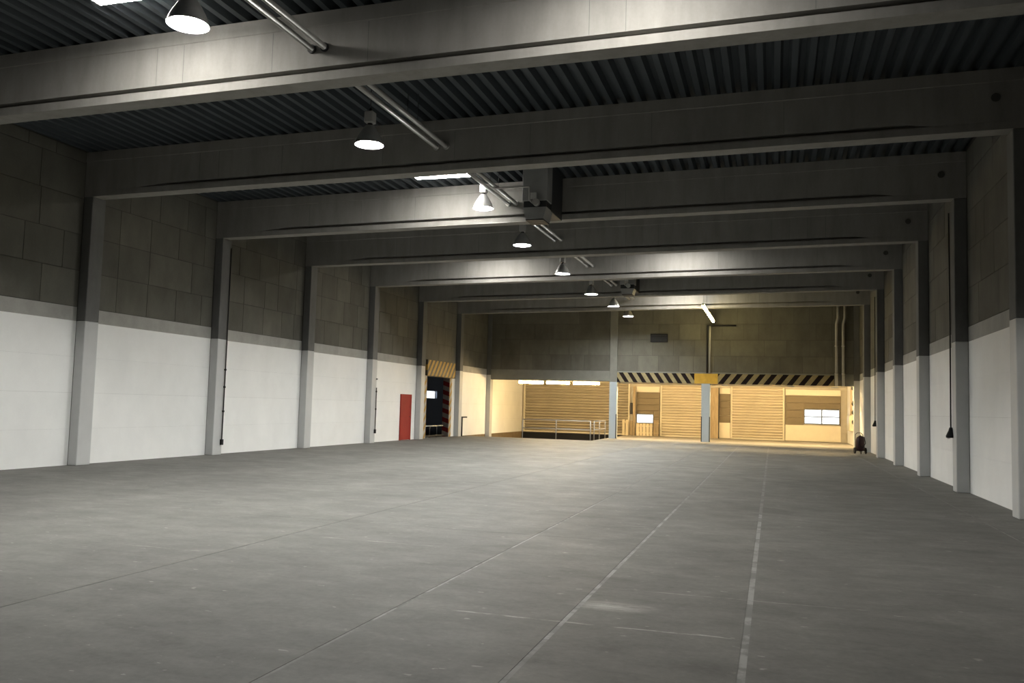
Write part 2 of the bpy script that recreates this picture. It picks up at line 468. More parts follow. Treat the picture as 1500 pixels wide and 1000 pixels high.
# wall behind the camera
wn = MB().box(WL-0.3, WR+0.3, YN-0.3, YN, -0.3, 7.9)
struct(wn.build('wall_rear', M['block_concrete']), 'bare concrete wall behind the viewer closing the hall', 'wall')

# upper end wall over the lintels
we = MB().box(WL, WR, YE+0.06, YE+0.3, 3.07, 7.7)
wall_end = struct(we.build('wall_end', M['joint_mortar']), 'upper end wall of dark grey concrete blocks above the loading zone', 'wall')
for (a, b_) in ((XL+0.002, -8.455), (-8.045, XR-0.002)):
    for r in range(len(ROWS)):
        z0 = ROWS[r]; z1 = ROWS[r+1] if r+1 < len(ROWS) else 7.33
        blocks_row(a, b_, z0, z1, lambda u0, u1, za, zc: piece('wall_block', cube_me, u0, u1, YE+0.03+random.uniform(0, .005), YE+0.08, za, zc, wall_end))
# lintels (parts of the end wall)
MB().box(XL+0.002, -8.455, YE+0.005, YE+0.3, 3.09, 3.645).build('lintel', M['lintel_concrete'], wall_end)
MB().box(-8.045, -3.95, YE+0.0, YE+0.3, 3.05, 3.57).build('hazard_lintel', M['hazard_left'], wall_end)
MB().box(-3.95, -2.75, YE-0.003, YE+0.3, 3.05, 3.57).build('yellow_lintel', M['yellow_paint'], wall_end)
MB().box(-2.75, 2.95, YE+0.0, YE+0.3, 3.05, 3.57).build('hazard_lintel', M['hazard_right'], wall_end)
MB().box(2.95, XR-0.002, YE+0.0, YE+0.3, 3.05, 3.57).build('lintel', M['lintel_concrete'], wall_end)
MB().box(-8.045, XR-0.002, YE+0.02, YE+0.06, 3.57, 3.645).build('bearing_course', M['lintel_concrete'], wall_end)

# loading zone: soffit and back wall with window openings
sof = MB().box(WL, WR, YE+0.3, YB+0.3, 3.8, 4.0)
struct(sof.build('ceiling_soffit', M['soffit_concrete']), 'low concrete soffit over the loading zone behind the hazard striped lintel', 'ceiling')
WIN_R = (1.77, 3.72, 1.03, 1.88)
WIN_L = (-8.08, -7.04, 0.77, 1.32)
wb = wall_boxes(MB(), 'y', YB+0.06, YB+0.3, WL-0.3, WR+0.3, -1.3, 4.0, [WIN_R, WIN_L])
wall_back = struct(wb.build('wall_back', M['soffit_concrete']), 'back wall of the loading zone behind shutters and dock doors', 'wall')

# ramp pit
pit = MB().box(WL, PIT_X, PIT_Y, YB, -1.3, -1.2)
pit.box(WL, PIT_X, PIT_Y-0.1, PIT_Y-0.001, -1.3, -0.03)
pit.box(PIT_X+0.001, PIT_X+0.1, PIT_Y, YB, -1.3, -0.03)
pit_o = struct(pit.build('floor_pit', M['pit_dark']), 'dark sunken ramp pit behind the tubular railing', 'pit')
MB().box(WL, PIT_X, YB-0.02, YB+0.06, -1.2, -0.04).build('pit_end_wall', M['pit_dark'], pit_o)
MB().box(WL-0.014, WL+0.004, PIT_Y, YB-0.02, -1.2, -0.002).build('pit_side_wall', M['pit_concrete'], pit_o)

# roof deck: trapezoidal sheeting with openings for the roof lights
PITCH_D, DEEP = 0.28, 0.13
def deck_profile(x0, x1):
    k0 = math.floor(x0/PITCH_D)-1
    pts = []
    k = k0
    raw = []
    while k*PITCH_D < x1+PITCH_D:
        b = k*PITCH_D
        raw += [(b, 0.0), (b+0.10, 0.0), (b+0.145, DEEP), (b+0.235, DEEP)]
        k += 1
    def at(x):
        for (a, za), (c, zc) in zip(raw, raw[1:]):
            if a <= x <= c: return za+(zc-za)*(x-a)/(c-a) if c > a else za
        return 0.0
    pts = [(x0, at(x0))] + [p for p in raw if x0 < p[0] < x1] + [(x1, at(x1))]
    return [(x, zr(x)+z) for x, z in pts]
dk = MB()
def deck(x0, x1, y0, y1):
    p = deck_profile(x0, x1); n = len(p)
    dk.raw([(x, y0, z) for x, z in p]+[(x, y1, z) for x, z in p], [(i, i+1, n+i+1, n+i) for i in range(n-1)])
deck(WL-0.3, WR+0.3, YN-0.3, YE+0.3)
x0, x1 = WL-0.3, WR+0.3      # upper skin closes the roof
dk.raw([(x0, YN-0.3, zr(x0)+DEEP+.04), (x1, YN-0.3, zr(x1)+DEEP+.04), (x1, YE+0.3, zr(x1)+DEEP+.04), (x0, YE+0.3, zr(x0)+DEEP+.04)], [(0, 1, 2, 3)])
me = bpy.data.meshes.new('ceiling'); me.from_pydata(dk.v, [], dk.f); me.materials.append(M['deck_steel'])
struct(link('ceiling', me), 'dark trapezoidal steel roof deck spanning between the concrete beams', 'ceiling')

# annex behind the left opening
ax0, ax1, ay0, ay1 = -21.5, WL-0.32, 33.0, 56.0
WIN_A = (51.3, 53.85, 1.94, 2.46)
an = MB().box(ax0, ax1, ay0, ay1, -0.35, -0.02).box(ax0, ax1, ay0, ay1, 4.2, 4.3)
an.box(ax0, ax1, ay0-0.1, ay0, -0.3, 4.3).box(ax0, ax1, ay1, ay1+0.1, -0.3, 4.3)
wall_boxes(an, 'x', ax0-0.2, ax0, ay0, ay1, -0.3, 4.3, [WIN_A])
struct(an.build('wall_annex', M['annex_dark']), 'unlit annex seen as black through the hazard framed opening', 'wall')
MB().box(WL-0.32, WL-0.0, OPEN[0], OPEN[1], -0.3, -0.002).build('threshold', M['floor_concrete'], wall_left)

# ================================================================== OBJECTS
ORD = ['nearest', 'second nearest', 'third', 'fourth', 'fifth', 'sixth', 'seventh and farthest']
# ------------------------------------------------------------------ columns
def column(n, side):
    y = Y0+n*S
    x0, x1 = (WL+0.002, XL) if side == 'left' else (XR, WR-0.002)
    xm = (x0+x1)/2
    t = empty('concrete_column', (xm, y+CT/2, 0))
    hw = (x1-x0)/2; b = 0.012
    zl = -1.2 if (n == 6 and side == 'left') else 0.0
    top = zb(xm) if n < 6 else zr(xm)
    MB().box(-hw, hw, -CT/2, CT/2, zl, PAINT, b).build('painted_shaft', M['grey_column_paint'], t)
    MB().box(-hw, hw, -CT/2, CT/2, PAINT, top-0.001, b).build('bare_shaft', M['column_concrete'], t)
    if n < 6:
        where = f'{side} wall concrete column, grey painted below, carrying the {ORD[n+1]} roof beam'
    else:
        where = f'{side} corner concrete column standing beside the end wall lintel'
    tag(t, where, 'column', f'concrete columns along the {side} wall')
    return t
for n in range(-1, 7):
    column(n, 'left'); column(n, 'right')

# free-standing columns below the end wall
def end_column(x0, x1, ztop, lab, guards, full):
    xm = (x0+x1)/2; hw = (x1-x0)/2
    t = empty('end_column', (xm, YE+0.2, 0))
    MB().box(-hw, hw, -0.2, 0.2, 0, 3.05, 0.01).build('painted_shaft', M['end_column_paint'], t)
    if full:
        MB().box(-hw, hw, -0.2, 0.2, 3.05, zr(xm)-0.01, 0.01).build('bare_shaft', M['lintel_concrete'], t)
    for s in guards:
        MB().box(s*(hw+0.004)-0.045*(s > 0), s*(hw+0.004)+0.045*(s < 0), -0.206, -0.15, 0.02, 1.32).build('corner_guard', M['dark_steel'], t)
    tag(t, lab, 'column', 'columns carrying the end wall')
end_column(-8.45, -8.05, 0, 'tall blue grey column between the ramp pit and the loading doors', (1,), True)
end_column(-3.585, -3.135, 0, 'blue grey column with black corner guards under the yellow lintel patch', (-1, 1), False)

# ------------------------------------------------------------------ beams
def make_beam(n):
    y = Y0+n*S
    T = 0.35
    def sec(x, t):
        z = zb(x)
        g = 0.004+0.126*t; top = 0.139+0.068*t
        half = [(0.0, 0.0), (0.0, 0.135), (g, 0.135), (g, top), (0.0, top), (0.0, 0.83), (-0.012, 0.84), (-0.012, BH)]
        pr = half + [(T-a, b) for a, b in reversed(half)]
        return [(x, y+a, z+b) for a, b in pr]
    st = [(WL+0.003, 0), (XL+1.25, 0.0), (XL+2.05, 1), (XR-1.65, 1), (XR-1.25, 0.0), (WR-0.003, 0)]
    vs = []; k = 16
    for x, t in st: vs += sec(x, t)
    fs = [(i*k+j, i*k+(j+1) % k, (i+1)*k+(j+1) % k, (i+1)*k+j) for i in range(len(st)-1) for j in range(k)]
    fs += [tuple(range(k))[::-1], tuple(range((len(st)-1)*k, len(st)*k))]
    t = empty('roof_beam', (XL, y+T/2, zb(XL)))
    mb = MB().raw([(a-XL, b-y-T/2, c-zb(XL)) for a, b, c in vs], fs)
    mb.build('girder', M['beam_concrete'], t)
    # sleeve hole near the right-hand bearing
    hx = XR-0.25
    hz = zb(hx)+0.56-zb(XL)
    ring = MB()
    ring.tube([(hx-XL, -T/2-0.02, hz), (hx-XL, -T/2+0.01, hz)], 0.075, 12)
    ring.build('sleeve_hole', M['joint_mortar'], t)
    rr = random.Random(n+40)
    x = XL+2.2+rr.random()*1.5
    while x < XR-2.2:
        z0 = zb(x)-zb(XL)
        MB().box(x-XL-0.004, x-XL+0.004, -T/2-0.0012, -T/2+0.004, z0+0.215, z0+0.82).build('casting_joint', M['column_concrete'], t)
        x += rr.choice((0.5, 1.6, 2.4, 3.3))
    tag(t, f'{ORD[n+1]} grey concrete roof beam spanning the hall', 'beam', 'concrete roof beams')
for n in range(-1, 6): make_beam(n)

# ------------------------------------------------------------------ ceiling light panels
def light_panel(xm, n, lab):
    ym = Y0+(n+1)*S-1.38
    z = zr(xm)-0.13
    t = empty('ceiling_light', (xm, ym, z))
    hx, hy = 0.8, 0.13
    MB().box(-hx, hx, -hy, hy, 0.02, 0.07, 0.006).build('housing', M['white_enamel'], t)
    MB().box(-hx+0.03, hx-0.03, -hy+0.015, hy-0.015, 0.0, 0.02).build('diffuser', M['panel_glow'], t)
    for sx in (-1, 1):
        MB().box(sx*hx-0.03*(sx > 0), sx*hx+0.03*(sx < 0), -hy, hy, -0.004, 0.0195).build('end_cap', M['white_enamel'], t)
        MB().tube([(sx*0.55, 0, 0.065), (sx*0.55, 0, 0.16)], 0.008, 6).build('bracket', M['dark_steel'], t)
    tag(t, lab, 'ceiling light', 'ceiling light panels')
for xm, n, lab in ((-8.6, -2, 'bright white ceiling light cropped by the top left picture edge'),
                   (-1.7, -2, 'ceiling light before the nearest beam, right of the pipes'),
                   (-7.87, 0, 'thin white ceiling light strip beside the third pendant lamp'),
                   (-9.9, 2, 'left ceiling light between the fourth and fifth beams'),
                   (-3.1, 2, 'right ceiling light between the fourth and fifth beams'),
                   (-4.1, 4, 'ceiling light just before the farthest beam')):
    light_panel(xm, n, lab)

# ------------------------------------------------------------------ pendant lamps
def make_lamp(x, y, za, lab):
    t = empty('pendant_lamp', (x, y, za))
    R = 0.25
    prof = [(R+0.012, -0.012), (R+0.014, 0.0), (R+0.002, 0.012), (R-0.01, 0.06), (R-0.04, 0.13), (R-0.09, 0.22), (R-0.135, 0.29), (0.085, 0.33), (0.06, 0.345)]
    inner = [(0.05, 0.335), (0.075, 0.315), (R-0.145, 0.27), (R-0.10, 0.205), (R-0.05, 0.12), (R-0.018, 0.05), (R-0.005, 0.0), (R+0.004, -0.012)]
    dome = MB().lathe(prof, 32, caps=False).build('dome', M['spun_aluminium'], t)
    MB().lathe(inner, 32, caps=False).build('reflector', M['lamp_inner'], dome)
    MB().lathe([(0.0001, 0.085), (R-0.035, 0.085), (R-0.035, 0.078), (0.0001, 0.075)], 32, caps=False).build('lamp_glass', M['lamp_glow'], dome)
    MB().lathe([(0.062, 0.34), (0.05, 0.36), (0.045, 0.39)], 20).build('neck', M['dark_steel'], t)
    MB().box(-0.085, 0.085, -0.085, 0.085, 0.385, 0.60, 0.018).build('ballast_housing', M['ballast_grey'], t)
    MB().tube([(0, 0, 0.59), (0, 0, 0.66)], 0.03, 10).build('hook', M['dark_steel'], t)
    MB().tube([(0, 0, 0.64), (0, 0, zr(x)-za+0.02)], 0.009, 8).build('suspension_rod', M['dark_steel'], t)
    tag(t, lab, 'lamp', 'pendant lamps along the hall')
LY = [8.76, 13.81, 20.2, 23.76, 28.8, 33.75, 38.87, 43.0]
LZ = [6.27, 6.27, 6.57, 6.30, 6.24, 6.18, 6.30, 6.28]
LL = ['nearest bell-shaped pendant lamp, largest, at the top left edge', 'second pendant lamp, a dark bell before the second beam',
      'third pendant lamp, bright white bell beside the ceiling heater', 'fourth pendant lamp, dark bell just beyond the ceiling heater',
      'fifth pendant lamp, pale bell before the lit fifth beam', 'sixth pendant lamp, dark bell before the small far heater',
      'seventh pendant lamp, small white bell before the farthest beam', 'farthest pendant lamp, a small glowing disc before the end wall']
for y, z, l in zip(LY, LZ, LL): make_lamp(-7.0, y, z, l)

# ------------------------------------------------------------------ pipes through the beams
def long_pipe(x, z, lab):
    y0, y1 = YN+0.02, 40.95
    t = empty('ceiling_pipe', (x, y0, z))
    MB().tube([(0, 0, 0), (0, y1-y0, 0)], 0.047, 12).build('pipe', M['pipe_paint'], t)
    for n in range(-1, 5):
        yy = Y0+n*S-y0
        MB().tube([(0, yy-0.035, 0), (0, yy-0.001, 0)], 0.068, 14).build('wall_collar', M['dark_steel'] if n == -1 else M['galvanised'], t)
    # hangers from the deck
    for n in range(-2, 5):
        for f in (1.6, 3.5):
            yy = Y0+n*S+f-y0
            if yy > 0 and yy < y1-y0:
                MB().tube([(0, yy, 0.04), (0, yy, zr(x)-z+0.02)], 0.006, 6).build('hanger', M['dark_steel'], t)
    tag(t, lab, 'pipe', 'ceiling pipes')
long_pipe(-6.62, 6.87, 'left of the two parallel heating pipes running under the roof')
long_pipe(-6.41, 6.88, 'right of the two parallel heating pipes running under the roof')

# ------------------------------------------------------------------ unit heaters
def heater(y0, y1, x0, x1, zt, zm, zl, pipe_y, lab):
    t = empty('unit_heater', ((x0+x1)/2, (y0+y1)/2, zl))
    cx, cy = (x0+x1)/2, (y0+y1)/2
    hx, hy = (x1-x0)/2, (y1-y0)/2
    MB().box(-hx, hx, -hy, -hy+0.45, zm-zl+0.16, zt-zl, 0.01).build('intake_duct', M['heater_grey'], t)
    MB().box(-hx*0.98, hx*0.98, -hy+0.451, hy, zm-zl-0.02, zt-zl, 0.01).build('shaded_duct', M['heater_dark'], t)  # dark colour stands in for shade on the heater's side
    MB().box(-hx*0.9, hx*0.9, -hy*0.95, -hy+0.45, zm-zl, zm-zl+0.16).build('coil_box', M['heater_dark'], t)
    MB().prism([(-hx*0.95, zm-zl), (hx*0.95, zm-zl), (hx*0.7, 0.03), (-hx*0.7, 0.03)], -hy, -hy+0.6, 'y').build('outlet_hood', M['heater_grey'], t)
    for k in range(4):
        yy = -hy+0.08+k*0.145
        MB().box(-hx*0.7, hx*0.7, yy-0.06, yy+0.06, 0.0, 0.03).build('louvre', M['heater_dark'], t)
    MB().tube([(hx*0.2, -hy-0.02, zm-zl+0.09), (hx*0.2, -hy-0.16, zm-zl+0.09)], 0.085, 14).build('fan_motor', M['galvanised'], t)
    MB().box(-hx*0.35, hx*0.15, -hy-0.06, -hy+0.02, zm-zl+0.2, zm-zl+0.34).build('control_box', M['white_enamel'], t)
    MB().tube([(-6.41-cx, pipe_y-cy, 6.90-zl), (-6.41-cx, pipe_y-cy, 6.80-zl), (-hx*0.2, pipe_y-cy, 6.80-zl), (-hx*0.2, pipe_y-cy+0.0, zm-zl+0.12), (-hx*0.2, -hy+0.05, zm-zl+0.12)], 0.026, 10).build('feed_pipe', M['pipe_paint'], t)
    tag(t, lab, 'heater', 'ceiling heaters')
heater(19.45, 20.98, -5.76, -5.14, 7.44, 6.36, 6.05, 19.2, 'grey box heater hanging under the roof beside the third lamp')
heater(34.5, 35.9, -5.98, -5.38, 7.44, 6.50, 6.24, 34.2, 'small far ceiling heater between the sixth and seventh lamps')

# ------------------------------------------------------------------ fluorescent lights
def tube_light(loc, length, axis, glow, lab, group, name='fluorescent_light', drop=0.0, rad=0.026):
    t = empty(name, loc)
    hl = length/2
    def bx(a, b, c0, c1, z0, z1):
        return MB().box(a, b, c0, c1, z0, z1) if axis == 'x' else MB().box(c0, c1, a, b, z0, z1)
    bx(-hl, hl, -0.045, 0.045, max(0.045, rad+0.01), max(0.10, rad+0.06)).build('housing', M['white_enamel'], t)
    for s in (-1, 1):
        bx(s*hl-0.03 if s > 0 else -hl, s*hl if s > 0 else -hl+0.03, -0.04, 0.04, -0.025, max(0.05, rad+0.012)).build('lamp_holder', M['white_enamel'], t)
    p = [(-hl+0.03, 0, 0), (hl-0.03, 0, 0)]
    if axis == 'y': p = [(0, a, 0) for a, _, _ in p]
    MB().tube(p, rad, 12).build('tube', M[glow], t)
    if drop:
        for s in (-0.7, 0.7):
            q = (s*hl, 0, 0.1) if axis == 'x' else (0, s*hl, 0.1)
            MB().tube([q, (q[0], q[1], drop)], 0.006, 6).build('hanger', M['dark_steel'], t)
    tag(t, lab, 'light', group)
for (a, b_), w in zip(((-13.74, -12.27), (-12.13, -10.77), (-10.6, -9.08)), ('left', 'middle', 'right')):
    tube_light(((a+b_)/2, YE+0.55, 2.955), b_-a, 'x', 'tube_glow', f'{w} of three glowing warm tubes under the lintel before the ramp shutter', 'tubes under the ramp lintel', rad=0.065, drop=0.845)
tube_light((-2.96, 39.75, 6.245), 2.5, 'y', 'roof_tube_glow', 'nearer of two warm tube lights hung high at the far end', 'high tube lights', drop=zr(-2.96)-6.245+0.02, rad=0.065)
tube_light((-2.96, 43.55, 6.245), 3.7, 'y', 'roof_tube_glow', 'farther of two warm tube lights, hung high beside the end wall', 'high tube lights', drop=zr(-2.96)-6.245+0.02, rad=0.065)
tr = empty('light_trunking', (-2.1, YE+0.4, 2.98))
MB().box(-5.93, 5.7, -0.03, 0.03, 0.0, 0.07).build('rail', M['cream_panel'], tr)
for x in (-0.3, 3.0, 5.1):
    MB().box(x-0.16, x+0.16, -0.05, 0.05, -0.03, 0.06, 0.015).build('coupler', M['white_enamel'], tr)
tag(tr, 'thin cream lighting rail running below the hazard striped lintel', 'trunking')
for i, x in enumerate((-6.9, -5.1, -2.0, -0.1, 1.7, 3.1)):
    tube_light((x, YE+0.62, 3.16), 1.40, 'x', 'dock_tube_glow',
               ['warm tube light above the plank barrier', 'warm tube light above the middle shutter', 'warm tube light right of the guarded column',
                'warm tube light above the right shutter', 'warm tube light left of the bright door window', 'warm tube light in the right corner of the loading zone'][i],
               'tubes hidden behind the hazard lintel', drop=0.64)

# ------------------------------------------------------------------ roller shutters
def shutter(x0, x1, z0, z1, pitch, lab, guide=0.1, mm='shutter_steel'):
    t = empty('roller_shutter', ((x0+x1)/2, YB, z0))
    hw = (x1-x0)/2
    prof = []
    for i in range(6):
        a = i/5
        prof.append((-0.006-0.05*math.sin(math.pi*a), a*(pitch-0.012)))
    prof += [(0.0, pitch-0.012), (0.0, 0.0)]
    sm = MB().prism(prof, -hw+guide*0.6, hw-guide*0.6, 'x').mesh('slat')
    sm.materials.append(M[mm])
    k = 0
    z = 0.09
    while z < z1-z0-0.02:
        link('slat', sm, t, (0, 0, z)); z += pitch; k += 1
    MB().box(-hw+guide*0.6, hw-guide*0.6, -0.035, 0.01, 0.0, 0.085).build('bottom_bar', M['shutter_guide'], t)
    for s in (-1, 1):
        MB().box(min(s*hw, s*(hw-guide)), max(s*hw, s*(hw-guide)), -0.09, 0.03, 0.0, z1-z0, 0.008).build('guide_rail', M['shutter_guide'], t)
    MB().tube([(-hw, -0.12, z1-z0+0.2), (hw, -0.12, z1-z0+0.2)], 0.2, 18).build('shutter_box', M['shutter_guide'], t)
    tag(t, lab, 'roller shutter', 'roller shutters in the loading zone')
shutter(-15.36, -8.50, 0.0, 3.2, 0.175, 'widest roller shutter, behind the ramp pit railing', mm='dimmed_shutter')
shutter(-6.62, -3.72, 0.0, 3.1, 0.165, 'roller shutter left of the guarded blue grey column')
shutter(-2.42, 0.66, 0.0, 3.1, 0.165, 'roller shutter between the guarded column and the windowed door')

# ------------------------------------------------------------------ sectional dock doors
def sectional(x0, x1, lowz, top, step, win, lab, lowmat='cream_panel'):
    t = empty('dock_door', ((x0+x1)/2, YB, 0))
    xm = (x0+x1)/2
    def pan(name, a, b, z0, z1, mm, d=0.03): return MB().box(a-xm, b-xm, -d, 0.03, z0, z1, 0.006).build(name, mm, t)
    if win is None or win[2] >= lowz:
        pan('bottom_panel', x0, x1, 0.02, lowz-0.008, M[lowmat])
    else:
        pan('bottom_panel', x0, x1, 0.02, win[2]-0.02, M[lowmat])
    z = lowz
    while z < top-0.05:
        z2 = min(z+step, top)
        if win and z < win[3] and z2 > win[2]:
            if win[0]-x0 > 0.05: pan('door_panel', x0, win[0]-0.02, z, z2-0.012, M['brown_panel'])
            if x1-win[1] > 0.05: pan('door_panel', win[1]+0.02, x1, z, z2-0.012, M['brown_panel'])
            if z2 > win[3]+0.03 and z < win[3]: pan('door_panel', win[0]-0.015, win[1]+0.015, max(z, win[3]+0.03), z2-0.012, M['brown_panel'])
        else:
            pan('door_panel', x0, x1, z, z2-0.012, M['brown_panel'])
        z = z2
    pan('head_panel', x0, x1, top, top+0.34, M['cream_panel'], 0.06)
    tag(t, lab, 'dock door', 'sectional dock doors')
    return t
def window(name, win, cols, rows, lab, head=True, axis='y', plane=YB+0.02):
    a, b_, z0, z1 = win
    if axis == 'y':
        t = empty(name, ((a+b_)/2, plane, z0))
        def bx(u0, u1, d0, d1, q0, q1): return MB().box(u0, u1, d0, d1, q0, q1)
    else:
        t = empty(name, (plane, (a+b_)/2, z0))
        def bx(u0, u1, d0, d1, q0, q1): return MB().box(-d1, -d0, u0, u1, q0, q1)
    hw = (b_-a)/2; hh = z1-z0; w = 0.035
    bx(-hw, hw, -0.05, 0.04, 0, w).build('frame', M['window_frame_paint'], t)
    bx(-hw, hw, -0.05, 0.04, hh-w, hh).build('frame', M['window_frame_paint'], t)
    bx(-hw, -hw+w, -0.05, 0.04, w, hh-w).build('frame', M['window_frame_paint'], t)
    bx(hw-w, hw, -0.05, 0.04, w, hh-w).build('frame', M['window_frame_paint'], t)
    pw = (2*hw-2*w)/cols; ph = (hh-2*w)/rows
    for i in range(cols):
        for j in range(rows):
            u = -hw+w+i*pw; q = w+j*ph
            bx(u+0.012, u+pw-0.012, 0.0, 0.008, q+0.012, q+ph-0.012).build('pane', M['window_glass'], t)
    for i in range(1, cols): bx(-hw+w+i*pw-0.035, -hw+w+i*pw+0.035, -0.04, 0.03, w, hh-w).build('mullion', M['window_frame_paint'], t)
    for j in range(1, rows): bx(-hw+w, hw-w, -0.03, 0.03, w+j*ph-0.03, w+j*ph+0.03).build('glazing_bar', M['window_frame_paint'], t)
    tag(t, lab, 'window', kind='structure')
    return t
sectional(0.72, 3.78, 0.95, 2.68, 0.433, WIN_R, 'brown sectional dock door with bright four pane window and cream base')
window('window_1', WIN_R, 2, 2, 'bright four pane window in the right dock door')
sectional(-3.08, -2.44, 0.95, 2.68, 0.433, None, 'narrow brown dock door with cream base beside the timber post')
sectional(-8.1, -6.66, 0.78, 2.68, 0.38, WIN_L, 'dark brown dock door behind the plank barrier', 'brown_panel')
window('window_2', WIN_L, 1, 1, 'small blazing white window above the pale plank barrier')
window('window_3', WIN_A, 1, 1, 'white window seen deep inside the black annex', axis='x', plane=ax0-0.08)

# timber post, plank barrier, dock gear
tp = empty('timber_post', (-3.32, YB-0.35, 0))
MB().box(-0.24, 0.2, -0.05, 0.05, 0, 3.02, 0.008).build('board', M['timber'], tp)
MB().box(0.2, 0.25, -0.04, 0.04, 0, 3.02).build('edge_strip', M['dark_steel'], tp)
tag(tp, 'tall brown timber board standing right of the guarded column', 'post')
tp = empty('door_post', (-8.27, YB-0.35, 0))
MB().box(0.02, 0.16, -0.05, 0.05, 0, 3.02, 0.008).build('board', M['timber'], tp)
MB().box(-0.16, 0.0, -0.04, 0.04, 1.3, 2.0, 0.01).build('switch_box', M['dark_steel'], tp)
MB().tube([(-0.08, 0, 1.98), (-0.08, 0, 2.6), (0.03, 0, 2.75)], 0.03, 8).build('conduit', M['galvanised'], tp)
MB().box(-0.16, 0.0, -0.04, 0.04, 0.0, 0.9, 0.01).build('lower_board', M['timber'], tp)
tag(tp, 'brown door post with dark switch box right of the pit column', 'post')
def planks(x0, n, w, gap, h, mm, lab):
    t = empty('plank_barrier', (x0, YB-0.6, 0))
    for i in range(n):
        a = i*(w+gap)
        MB().box(a, a+w, -0.015, 0.015, 0.0, h-0.02*(i % 2), 0.004).build('plank', M[mm], t)
    for z in (0.15, h-0.2):
        MB().box(-0.01, n*(w+gap)-gap+0.01, 0.016, 0.05, z, z+0.07).build('cross_rail', M[mm], t)
    tag(t, lab, 'barrier', 'plank barriers at the dock')
planks(-8.0, 5, 0.17, 0.035, 0.76, 'pale_timber', 'pale plank barrier under the small blazing window')
planks(-8.86, 2, 0.16, 0.05, 0.98, 'pale_timber', 'two pale planks leaning by the pit column')
planks(-6.93, 3, 0.07, 0.035, 0.98, 'timber', 'dark plank barrier beside the middle shutter')

# ------------------------------------------------------------------ door and opening in the left wall
d = empty('door_1', (WL, 34.98, 0))
leaf = MB().box(0.0, 0.035, -0.5, 0.5, 0.012, 1.93, 0.004).build('door_leaf', M['red_door_paint'], d)
MB().box(-0.0, 0.05, -0.57, -0.5, 0, 2.0).build('frame', M['red_door_paint'], d)
MB().box(-0.0, 0.05, 0.5, 0.57, 0, 2.0).build('frame', M['red_door_paint'], d)
MB().box(-0.0, 0.05, -0.5, 0.5, 1.93, 2.0).build('frame', M['red_door_paint'], d)
MB().tube([(0.03, 0.4, 1.02), (0.09, 0.4, 1.02), (0.09, 0.28, 1.02)], 0.011, 8).build('handle', M['dark_steel'], leaf)
tag(d, 'red steel door in the white left wall', 'door', kind='structure')
hz = empty('hazard_board', (WL, 38.95, 2.92))
MB().box(0.004, 0.12, -1.82, 1.82, 0.0, 0.74, 0.006).build('board', M['hazard_opening'], hz)
tag(hz, 'yellow and grey diagonal striped board above the black opening', 'hazard board')
for yy, lab in ((OPEN[0], 'near'), (OPEN[1], 'far')):
    s = -1 if lab == 'near' else 1
    j = empty('opening_jamb', (WL, yy, 0))
    MB().box(-0.31, 0.02, min(0, s*-0.05), max(0, s*-0.05), 0, 2.9).build('reveal', M['hazard_reveal'], j)
    MB().box(0.003, 0.03, min(0, s*0.3), max(0, s*0.3), 0, 2.9).build('face_strip', M['hazard_jamb'], j)
    tag(j, f'{lab} striped jamb of the black opening in the left wall', 'jamb')
g = empty('barrier_gate', (WL-0.18, 38.6, 0))
for yy in (-1.1, -0.3, 0.6):
    MB().tube([(0, yy, 0), (0, yy, 0.62 if yy > -1 else 1.0)], 0.03, 8).build('post', M['dark_steel'], g)
MB().tube([(0, -1.1, 0.55), (0, 1.4, 0.55)], 0.03, 8).build('rail', M['galvanised'], g)
MB().box(-0.05, 0.05, -1.1, 1.5, 0.05, 0.12).build('foot_rail', M['dark_steel'], g)
tag(g, 'low tubular barrier standing inside the black opening', 'barrier')
st = empty('guard_post', (WL+0.2, 41.75, 0))
MB().tube([(0, -0.05, 0), (0, -0.05, 0.96)], 0.055, 10).build('post', M['dark_steel'], st)
MB().box(-0.05, 0.05, -0.1, 0.62, 0.93, 1.0).build('arm', M['dark_steel'], st)
MB().box(-0.1, 0.1, -0.15, 0.05, 0.0, 0.02).build('base_plate', M['dark_steel'], st)
tag(st, 'short dark post with a flat arm by the warm lit wall', 'post')

# ------------------------------------------------------------------ railing round the pit
ra = empty('pit_railing', (-10.4, PIT_Y-0.06, 0))
def rp(x, y): return (x+10.4, y-(PIT_Y-0.06))
PX = PIT_X+0.02
for (x, y) in ((-12.2, PIT_Y-0.06), (-10.44, PIT_Y-0.06), (-8.68, PIT_Y-0.06), (PX, 42.9), (PX, 44.3), (PX, 45.9)):
    a, b_ = rp(x, y)
    MB().tube([(a, b_, 0), (a, b_, 0.97)], 0.027, 8).build('post', M['pipe_paint'], ra)
for z in (0.95, 0.52):
    MB().tube([(*rp(-12.2, PIT_Y-0.06), z), (*rp(-8.68, PIT_Y-0.06), z)], 0.024, 8).build('rail', M['pipe_paint'], ra)
    MB().tube([(*rp(PX, 42.9), z), (*rp(PX, 45.9), z)], 0.024, 8).build('rail', M['pipe_paint'], ra)
tag(ra, 'grey tubular railing around the dark ramp pit', 'railing')

